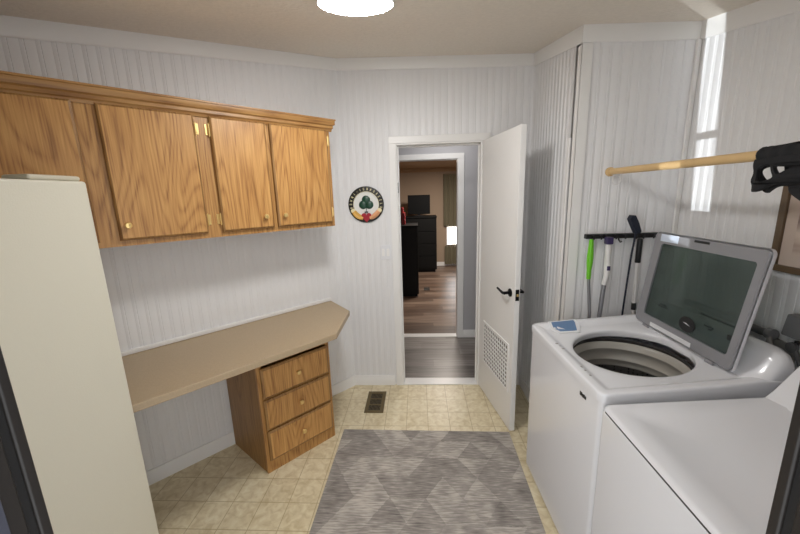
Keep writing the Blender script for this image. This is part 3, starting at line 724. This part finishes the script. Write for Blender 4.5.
# raised lid : plane from (1.17,.947) to (1.21,1.42)
lid_e = empty('lid_pivot'); bpy.data.objects.remove(lid_e)
KX = .04/.475
def LP(y, z, o=0.):                       # point on the lid plane, offset o towards the wall
    x = 1.17+KX*(z-.947); n = Vector((1, 0, -KX)).normalized()
    v = Vector((x, y, z))+n*o
    c, s = math.cos(-WR), math.sin(-WR); v = v-Vector((ox, oy, 0)); return Vector((v.x*c-v.y*s, v.x*s+v.y*c, v.z))
def lid_outline(y0, y1, z0, z1, r, arch=0., n=8):
    P = rrect(y0, y1, z0, z1, r, n); return [(y, z+(arch*(1-((y-(y0+y1)/2)/((y1-y0)/2))**2) if z > (z0+z1)/2 else 0)) for y, z, _ in P]
LY0, LY1 = 1.236, 1.832
LB0, LB1 = 1.262, 1.858
def skew(P):   # the lid outline leans slightly, bottom edge shifted
    return [(y+.034*(1.42-z)/.475, z) for y, z in P]
ol = skew(lid_outline(1.224, 1.818, .946, 1.424, .022, .010))
ol_in = skew(lid_outline(1.230, 1.812, .952, 1.418, .020, .010))
w = MB(); w.loft([[LP(y, z, .001) for y, z in ol], [LP(y, z, .014) for y, z in ol], [LP(y, z, .026) for y, z in skew(lid_outline(1.236, 1.806, .960, 1.412, .03, .01))]], cap0=False, cap1=False)
# annular lid shell: outer ring, back flange
gl = skew(lid_outline(1.262, 1.757, 1.004, 1.372, .012, .004))
w2 = [LP(y, z, .026) for y, z in gl]; w3 = [LP(y, z, .008) for y, z in gl]
r0 = [LP(y, z, .026) for y, z in skew(lid_outline(1.236, 1.806, .960, 1.412, .03, .01))]
w.loft([r0, w2, w3], cap0=False, cap1=False)
lid = w.build('lid', M['white_enamel'], t, smooth=50); lid['label'] = 'raised lid with white rim, grey frame and tinted glass'
w = MB(); w.loft([[LP(y, z, .0012) for y, z in ol_in], [LP(y, z, -.004) for y, z in skew(lid_outline(1.234, 1.808, .956, 1.414, .02, .01))], [LP(y, z, -.004) for y, z in gl], [LP(y, z, .008) for y, z in gl]], cap0=False, cap1=False)
w.build('lid_frame', M['grey_frame'], lid, smooth=40)
w = MB(); w.loft([[LP(y, z, .003) for y, z in gl], [LP(y, z, .0075) for y, z in gl]]); w.build('lid_glass', M['glass'], lid)
def lidpatch(name, y0, y1, z0, z1, mat, off=-.0052, th=.0012, sk=0., lab=None):
    w = MB(); P = [(y0, z0), (y1, z0+sk), (y1, z1+sk), (y0, z1)]
    w.loft([[LP(y, z, off) for y, z in P], [LP(y, z, off+th) for y, z in P]]); o = w.build(name, mat, lid)
    if lab: o['label'] = lab
    return o
lidpatch('sticker', 1.655, 1.772, 1.383, 1.418, M['sticker'], lab='pale blue sticker at the top corner')
lidpatch('brand_mark', 1.483, 1.563, 1.404, 1.414, M['black'])
lidpatch('warning_strip', 1.458, 1.722, .958, .978, M['white_plastic'], lab='long white label strip')
w = MB(); n = 32
ctr = (1.507, 1.046); P = [(ctr[0]+.044*math.cos(2*PI*k/n), ctr[1]+.034*math.sin(2*PI*k/n)) for k in range(n)]
w.loft([[LP(y, z, -.001) for y, z in P], [LP(y, z, .0028) for y, z in P]]); w.build('glass_badge', M['black'], lid)['label'] = 'round black badge on the glass'
P = [(ctr[0]-.020, ctr[1]-.002), (ctr[0]+.022, ctr[1]+.004), (ctr[0]+.004, ctr[1]+.006)]
w = MB(); w.loft([[LP(y, z, -.002) for y, z in P], [LP(y, z, -.001) for y, z in P]]); w.build('badge_mark', M['white_plastic'], lid)
w = MB()
for y0_, y1_, z0_, z1_ in ((1.638, 1.70, 1.071, 1.077), (1.645, 1.69, 1.082, 1.086), (1.377, 1.421, 1.076, 1.081), (1.385, 1.40, 1.066, 1.072), (1.280, 1.311, 1.062, 1.082), (1.277, 1.446, 1.117, 1.120)):
    P = [(y0_, z0_), (y1_, z0_), (y1_, z1_), (y0_, z1_)]; w = MB().loft([[LP(y, z, .0005) for y, z in P], [LP(y, z, .0029) for y, z in P]]); w.build('glass_print', M['lid_text'], lid)
for y in (1.36, 1.76):
    w = MB(); w.tube([LP(y-.02, .942, .008), LP(y+.02, .942, .008)], .010, 12); w.build('lid_hinge', M['grey_frame'], t)

# ------------------------------------------------------------------ dryer
DX0, DY1, DY0 = .637, 1.135, .452
t = empty('dryer', (DX0, (DY0+DY1)/2, 0), math.radians(.0), label='white clothes dryer with flat top, nearest at the right', cat='dryer')
hy_ = (DY1-DY0)/2
w = MB(); w.quad_box((.0035, -hy_+.012, .8785), (.66, hy_-.022, .889)); w.build('gap_shade', M['gasket'], t)  # black slab painting the shade in the gap under the top panel
w = MB(); w.loft([[(x, y, z) for x, y, _ in rrect(.0015, .685, -hy_+.002, hy_-.002, .014)] for z in (.03, .878)]); w.build('cabinet_body', M['white_enamel'], t, bevel=.004)
def topz(x): return .900+.038*min(1, max(0, x/.56))
rg = []
for ins, dz in ((.004, -.0135), (-.0, -.011), (.003, -.005), (.010, -.0005), (.016, 0)):
    P = rrect(ins, .69-ins, -hy_+ins, hy_-ins, .03-ins*.5, 8); rg.append([(x, y, topz(x)+dz) for x, y, _ in P])
for ins, dz in ((.075, 0), (.083, -.0035), (.20, -.0035)):
    P = rrect(ins, .69-ins, -hy_+ins, hy_-ins, .03, 8); rg.append([(x, y, topz(x)+dz) for x, y, _ in P])
w = MB(); w.loft(rg); w.build('top_panel', M['white_enamel'], t, smooth=45)
# front door with a shallow recess
w = MB(); P = lambda i_, x: [(x, -hy_+.05+i_, .14+i_), (x, hy_-.05-i_, .14+i_), (x, hy_-.05-i_, .83-i_), (x, -hy_+.05+i_, .83-i_)]
w.loft([P(0, .009), P(0, .004), P(.004, .002), P(.06, .002), P(.064, .0035), P(.09, .0035)]); w.build('door', M['white_enamel'], t, smooth=25)
w = MB(); w.quad_box((.003, .02, .845), (.009, .07, .860)); w.quad_box((.0035, hy_-.035, .854), (.0095, hy_-.022, .864)); w.build('latch', M['black'], t) if False else None
cpd = [(.535, .930), (.560, .955), (.625, 1.045), (.640, 1.058), (.672, 1.062), (.684, 1.05), (.690, .90), (.535, .90)]
w = MB(); w.loft([[(x, y, z) for x, z in cpd] for y in (-hy_+.004, hy_-.004)]); co = w.build('console', M['white_enamel'], t, bevel=.012, seg=4, smooth=45)
for k in range(3):
    y = -.18+k*.16; w = MB().lathe([(.030, 0), (.028, .018), (.02, .022)], 24)
    q = Vector((-.78, 0, .62)).to_track_quat('Z', 'Y')
    for v in w.bm.verts: v.co = q @ v.co+Vector((.592, y, 1.0))
    w.build('knob', M['grey_frame'], co)
for x in (.07, .6):
    for y in (-.28, .28): MB().lathe([(.022, 0), (.018, .032)], 14, c=(x, y, 0)).build('foot', M['black'], t)

# ------------------------------------------------------------------ plumbing on the right wall
t = empty('wall_pipe', (1.41, 1.42, 1.05), label='dark grey pipe running along the right wall behind the raised lid', cat='pipe')
w = MB(); w.tube([(0, .40, .0), (0, 0, .0), (0, -.045, .004)], .016, 16); w.build('pipe', M['pipe'], t)
w = MB(); w.tube([(0, -.030, .003), (0, -.052, .004)], .022, 16); w.build('collar', M['grey_box'], t)
for y in (.15,): w = MB(); w.quad_box((-.004, y, -.024), (.028, y+.02, .024)); w.build('bracket', M['pipe'], t)
t = empty('valve_box', (XW, 1.24, 1.115), label='grey plastic washer outlet box on the right wall', cat='outlet box')
w = MB(); w.prism([(-.045, .080, .045), (-.045, .092, -.042), (-.045, -.16, -.042), (-.045, -.16, .045)], (.044, 0, 0)); w.build('housing', M['grey_box'], t, bevel=.006)
w = MB(); w.lathe([(.020, -.005), (.020, .005)], 20, c=(-.045, .04, -.075), axis='X'); w.build('tap', M['pipe'], t)
w = MB(); w.tube([(-.03, .04, -.05), (-.03, .04, -.078)], .008); w.build('valve_stem', M['black'], t)
def hose(name, pts, r, mat, label):
    P = []; p = [Vector(q) for q in pts]; p = [p[0]*2-p[1]]+p+[p[-1]*2-p[-2]]
    for i in range(1, len(p)-2):
        for k in range(8):
            s = k/8; P.append(.5*((2*p[i])+(-p[i-1]+p[i+1])*s+(2*p[i-1]-5*p[i]+4*p[i+1]-p[i+2])*s*s+(-p[i-1]+3*p[i]-3*p[i+1]+p[i+2])*s**3))
    P.append(p[-2]); w = MB(); w.tube(P, r, 10); return tag(w.build(name, mat), label, 'hose')
hose('drain_hose', [(1.40, 1.375, 1.045), (1.395, 1.36, .99), (1.39, 1.42, .92), (1.385, 1.50, .80), (1.37, 1.52, .0)], .009, M['hose'], 'grey hose dropping from the collar of the wall pipe')
hose('supply_hose', [(1.395, 1.27, 1.035), (1.39, 1.235, .98), (1.388, 1.20, .90), (1.385, 1.16, .65), (1.38, 1.13, .30), (1.37, 1.12, .012)], .008, M['pipe'], 'dark hose dropping from the tap of the outlet box')
t = empty('cover_plate', (XW, 1.36, .99), label='pale grey plate on the right wall below the pipe', cat='cover plate')
box((-.014, -.06, -.07), (0, .05, .045)).build('plate', M['hose'], t, bevel=.003)

# ------------------------------------------------------------------ picture on the right wall
t = empty('framed_picture', (XW, 1.17, 1.54), label='brown framed landscape picture on the right wall', cat='picture')
y0, y1, z0, z1 = -.28, .278, -.235, .235; fw_ = .026
w = MB(); w.quad_box((-.024, y0, z0), (0, y1, z0+fw_)); w.quad_box((-.024, y0, z1-fw_), (0, y1, z1)); w.quad_box((-.024, y0, z0+fw_), (0, y0+fw_, z1-fw_)); w.quad_box((-.024, y1-fw_, z0+fw_), (0, y1, z1-fw_)); w.build('frame', M['frame_wood'], t, bevel=.004)
box((-.012, y0+fw_, z0+fw_), (-.004, y1-fw_, z1-fw_)).build('mat_board', plain('mat_board', srgb(188, 172, 160), .8), t)
box((-.014, y0+fw_+.045, z0+fw_+.045), (-.0115, y1-fw_-.045, z1-fw_-.045)).build('print', M['print'], t)

# ------------------------------------------------------------------ hanging rod, wire loop, garment
t = empty('hanging_rod', (1.05, DC, 1.734), label='light wooden clothes rod fixed to the wall above the tools', cat='rod')
w = MB(); w.tube([(0, -.004, 0), (.01, -.8, -.003), (.015, DC*-1+YN+.004, -.006)], .0165, 18); w.build('rod', M['rod'], t)
w = MB(); w.lathe([(.024, -.001), (.024, -.012), (.0185, -.014), (.0185, -.03)], 20, axis='Y'); w.build('socket', M['rod'], t)
w = MB(); w.tube([(.0, -.03, -.0165), (.0, -.10, -.0165)], .002, 8); w.tube([(.022+.024*math.sin(2*PI*k/24)*.9, -.035, -.045-.026*math.cos(2*PI*k/24)) for k in range(25)], .0024, 6)
w.build('wire_loop', M['white_pole'], t)
ol_ = [(1.196, 1.752), (1.178, 1.757), (1.160, 1.755), (1.120, 1.757), (1.081, 1.760), (1.03, 1.765), (.98, 1.760), (.93, 1.757), (.91, 1.72), (.92, 1.66), (.93, 1.56), (.98, 1.545), (1.03, 1.585), (1.056, 1.618), (1.076, 1.634), (1.100, 1.643), (1.139, 1.644), (1.154, 1.628), (1.172, 1.622), (1.188, 1.626), (1.196, 1.642), (1.205, 1.655), (1.198, 1.683), (1.207, 1.72)]
hl1 = [(1.186, 1.687), (1.165, 1.694), (1.146, 1.697), (1.137, 1.68), (1.130, 1.666), (1.148, 1.660), (1.164, 1.655), (1.176, 1.660)]
hl2 = [(1.122, 1.694), (1.105, 1.693), (1.092, 1.690), (1.101, 1.682), (1.112, 1.673), (1.117, 1.682)]
def big(P, k=1.22):
    a = sum(p[0] for p in P)/len(P); b = sum(p[1] for p in P)/len(P); return [(a+(y-a)*k, b+(z-b)*k) for y, z in P]
def garment_layer(xoff, holes, seed, shrink=0.):
    cu = bpy.data.curves.new('c', 'CURVE'); cu.dimensions = '2D'; cu.fill_mode = 'BOTH'; cu.extrude = .004; cu.bevel_depth = .0025; cu.bevel_resolution = 2
    for P in [ol_]+holes:
        s = cu.splines.new('NURBS'); s.points.add(len(P)-1); s.use_cyclic_u = True; s.order_u = 3; s.resolution_u = 6
        for k, (y, z) in enumerate(P): s.points[k].co = (y*.972, 1.646+(z-1.646)*.972-shrink*(0 if z > 1.74 else 1), 0, 1)
    o = bpy.data.objects.new('tmp', cu); COL.objects.link(o)
    dg = bpy.context.evaluated_depsgraph_get(); me = bpy.data.meshes.new_from_object(o.evaluated_get(dg)); bpy.data.objects.remove(o)
    bm = bmesh.new(); bm.from_mesh(me)
    bmesh.ops.triangulate(bm, faces=bm.faces); bmesh.ops.subdivide_edges(bm, edges=[e for e in bm.edges if e.calc_length() > .02], cuts=2)
    for v in bm.verts:
        y, z, x = v.co; k = min(1, max(0, (1.745-z)/.05))
        v.co = Vector((xoff[0]*k+x+.006*math.sin(y*55+z*30+seed)*k+.004*math.sin(y*120+seed)*k, y, z))
    bm.to_mesh(me); bm.free(); return me
t = empty('black_garment', (1.064, 1.08, 1.73), label='black strappy garment draped over the wooden rod', cat='garment')
for nm, off, seed, sh, k_ in (('front_layer', -.021, .3, 0., 1.4), ('back_layer', .006, 2.1, .004, 1.7)):
    me = garment_layer((off,), [big(hl1, k_), big(hl2, k_)], seed, sh); me.materials.append(M['fabric'])
    for p in me.polygons: p.use_smooth = True
    o = bpy.data.objects.new(nm, me); COL.objects.link(o); o.parent = t; o.location = (0, -1.08, -1.73)
w = MB(); prof = []
rgs = []
for k in range(26):
    y = .092-.28*k/25; rr = .0225+.002*math.sin(k*1.7)
    if k in (0, 25): rr = .018
    rgs.append([(rr*math.cos(2*PI*i/16), y, .002+rr*math.sin(2*PI*i/16)) for i in range(16)])
w.loft(rgs); w.build('folded_band', M['fabric'], t)

# ------------------------------------------------------------------ tool rack and tools
t = empty('tool_rack', (.94, DC, 1.384), label='black wall rack holding brooms and mops', cat='tool rack')
w = MB(); w.quad_box((0, -.030, -.013), (.42, 0, .013)); w.build('bar', M['black'], t, bevel=.004)
for x in (.035, .075, .105, .155, .175, .205, .262, .30, .355):
    w = MB(); w.tube([(x, -.028, .010), (x, -.045, .012), (x, -.050, -.002), (x, -.045, -.014)] if x not in (.175,) else [(x, -.03, 0), (x, -.034, -.02), (x+.004, -.045, -.032), (x+.012, -.046, -.028)], .004, 8); w.build('clip', M['black'], t)
def tool(name, label, loc, cat): return empty(name, loc, label=label, cat=cat)
def pl(a, b_, f): return [a[i]+(b_[i]-a[i])*f for i in range(3)]
# green handled
g_ = tool('broom', 'broom with bright green grip hanging leftmost on the rack', (.953, 1.945, 0), 'broom')
w = MB(); w.lathe([(.006, 1.375), (.011, 1.37), (.013, 1.34), (.017, 1.28), (.016, 1.24), (.012, 1.20), (.012, 1.17), (.0105, 1.15)], 18); w.build('grip', M['green'], g_)['label'] = 'bright green grip'
w = MB(); w.tube([(0, 0, 1.155), (.022, 0, .95), (.022, -.0, .14)], .0085, 12); w.build('pole', M['pole_grey'], g_)
w = MB(); w.quad_box((-.02, -.025, .10), (.05, .025, .15)); w.build('head', M['green'], g_, bevel=.01)
w = MB(); w.loft([[(-.018, -.02, .10), (.048, -.02, .10), (.048, .02, .10), (-.018, .02, .10)], [(-.022, -.03, .0), (.052, -.03, .0), (.052, .03, .0), (-.022, .03, .0)]]); w.build('bristles', M['green'], g_)
# white handled mop
g_ = tool('mop', 'mop with white curved grip and purple cap, second from the left on the rack', (1.046, 1.945, 0), 'mop')
w = MB(); w.tube([(0, 0, 1.352), (.001, 0, 1.31), (.004, 0, 1.24), (.004, -.002, 1.17), (-.006, 0, 1.115)], [.013, .015, .0165, .015, .013], 16); w.build('grip', M['white_pole'], g_)
w = MB(); w.quad_box((-.018, -.018, 1.345), (.018, .018, 1.385)); w.build('cap', M['purple'], g_, bevel=.006)['label'] = 'dark purple cap'
w = MB(); w.quad_box((-.004, -.020, 1.20), (.012, -.008, 1.225)); w.build('button', M['purple'], g_, bevel=.002)
w = MB(); w.tube([(-.005, 0, 1.12), (-.014, 0, .93), (-.0, 0, .10)], [.0125, .0115, .0115], 12); w.build('pole', M['pole_grey'], g_)
w = MB(); w.quad_box((-.035, -.05, 0), (.05, .05, .10)); w.build('head', M['white_pole'], g_, bevel=.02)
# dark brush with head up
g_ = tool('scrub_brush', 'long dark brush hanging head up with a navy head above the rack', (1.172, 1.940, 0), 'brush')
w = MB(); w.tube([(.012, 0, 1.42), (.0, 0, 1.30), (-.008, 0, 1.15), (-.016, 0, .95), (-.024, 0, .45), (-.03, 0, .02)], .005, 12); w.build('pole', M['navy'], g_)
w = MB(); w.prism([(-.036, -.018, 1.480), (-.026, -.018, 1.502), (-.008, -.018, 1.500), (.012, -.018, 1.462), (.030, -.018, 1.415), (.024, -.018, 1.402), (.004, -.018, 1.402), (-.016, -.018, 1.440)], (0, .036, 0)); w.build('head', M['navy'], g_, bevel=.003)
# black grip white pole
g_ = tool('push_broom', 'broom with black grip and white pole, rightmost on the rack', (1.222, 1.962, 0), 'broom')
w = MB(); w.lathe([(.008, 1.370), (.014, 1.365), (.0145, 1.24), (.013, 1.235)], 16); w.build('grip', M['black'], g_)
w = MB(); w.tube([(0, 0, 1.24), (.004, 0, 1.0), (.008, 0, .78)], .0095, 12); w.build('pole', M['white_pole'], g_)
w = MB(); w.tube([(.0045, 0, 1.00), (.0052, 0, .96)], .0125, 12); w.build('collar', M['black'], g_)
w = MB(); w.tube([(.008, 0, .78), (.02, 0, .12)], .008, 12); w.build('lower_pole', M['black'], g_)
w = MB(); w.quad_box((-.02, -.025, .0), (.07, .025, .13)); w.build('head', M['black'], g_, bevel=.01)

# ------------------------------------------------------------------ light
wd = bpy.data.worlds.new('World'); SC.world = wd; wd.use_nodes = True
wd.node_tree.nodes['Background'].inputs[0].default_value = (.97, .985, 1, 1); wd.node_tree.nodes['Background'].inputs[1].default_value = .85
def area(name, loc, direction, sx, sy, power, col=(1, 1, 1), spread=None, xaxis=None):
    l = bpy.data.lights.new(name, 'AREA'); l.shape = 'RECTANGLE'; l.size = sx; l.size_y = sy; l.energy = power; l.color = col
    if spread is not None: l.spread = math.radians(spread)
    o = bpy.data.objects.new(name, l); COL.objects.link(o)
    zz = -Vector(direction).normalized()
    if xaxis is None: xx = Vector((1, 0, 0)) if abs(zz.x) < .9 else Vector((0, 1, 0))
    else: xx = Vector(xaxis)
    yy = zz.cross(xx).normalized(); xx = yy.cross(zz).normalized()
    o.matrix_world = Matrix(((xx.x, yy.x, zz.x, loc[0]), (xx.y, yy.y, zz.y, loc[1]), (xx.z, yy.z, zz.z, loc[2]), (0, 0, 0, 1)))
    return o
# sunlight thrown up through the entrance doorway onto the right wall and ceiling
w1 = Vector((0, .07, .935)).normalized(); w2 = Vector((.37, .32, .05)).normalized()
nrm = w1.cross(w2).normalized()
E_ = math.radians(17)
perp = (w1-w2*w1.dot(w2)).normalized()
dd = (w2*math.cos(E_-.10)+perp*math.sin(E_-.10)).normalized(); ee = nrm.cross(dd).normalized()
if ee.z < 0: ee = -ee
P0 = Vector((XW, 1.858, 1.485))
for s0, s1 in ((0., 1.25),):
    c = P0+ee*(s0+s1)/2-dd*3.6
    area('sun_through_door', c, dd, 0.092, s1-s0, .11*(s1-s0), (.92, .97, 1.0), spread=.25, xaxis=nrm)
area('hall_fill', (.3, 3.35, 2.39), (0, 0, -1), .4, .4, 1.9, (1, .97, .95))  # added fill under the hall ceiling, no visible fixture
area('far_fill', (.6, 6.0, 2.19), (0, 0, -1), .6, .6, 22, (1, .90, .80))  # added warm fill to brighten the room beyond, no visible fixture

# ------------------------------------------------------------------ camera
Hc, yaw, pitch, roll, fpx = 1.646, -.0551, -.2055, -.0309, 346.23
fw = Vector((math.sin(yaw)*math.cos(pitch), math.cos(yaw)*math.cos(pitch), math.sin(pitch)))
rt = Vector((math.cos(yaw), -math.sin(yaw), 0)); up = rt.cross(fw)
rt, up = rt*math.cos(roll)+up*math.sin(roll), up*math.cos(roll)-rt*math.sin(roll)
cd = bpy.data.cameras.new('Camera'); cam = bpy.data.objects.new('Camera', cd); COL.objects.link(cam)
cam.matrix_world = Matrix(((rt.x, up.x, -fw.x, 0), (rt.y, up.y, -fw.y, 0), (rt.z, up.z, -fw.z, Hc), (0, 0, 0, 1)))
cd.sensor_fit = 'HORIZONTAL'; cd.sensor_width = 36; cd.lens = fpx/800*36; cd.clip_start = .02
SC.camera = cam
SC.view_settings.view_transform = 'Standard'; SC.view_settings.look = 'None'; SC.view_settings.gamma = 1; SC.view_settings.use_curve_mapping = False
SC.view_settings.exposure = 1.42
SC.cycles.use_denoising = True
SC.cycles.max_bounces = 10; SC.cycles.diffuse_bounces = 6
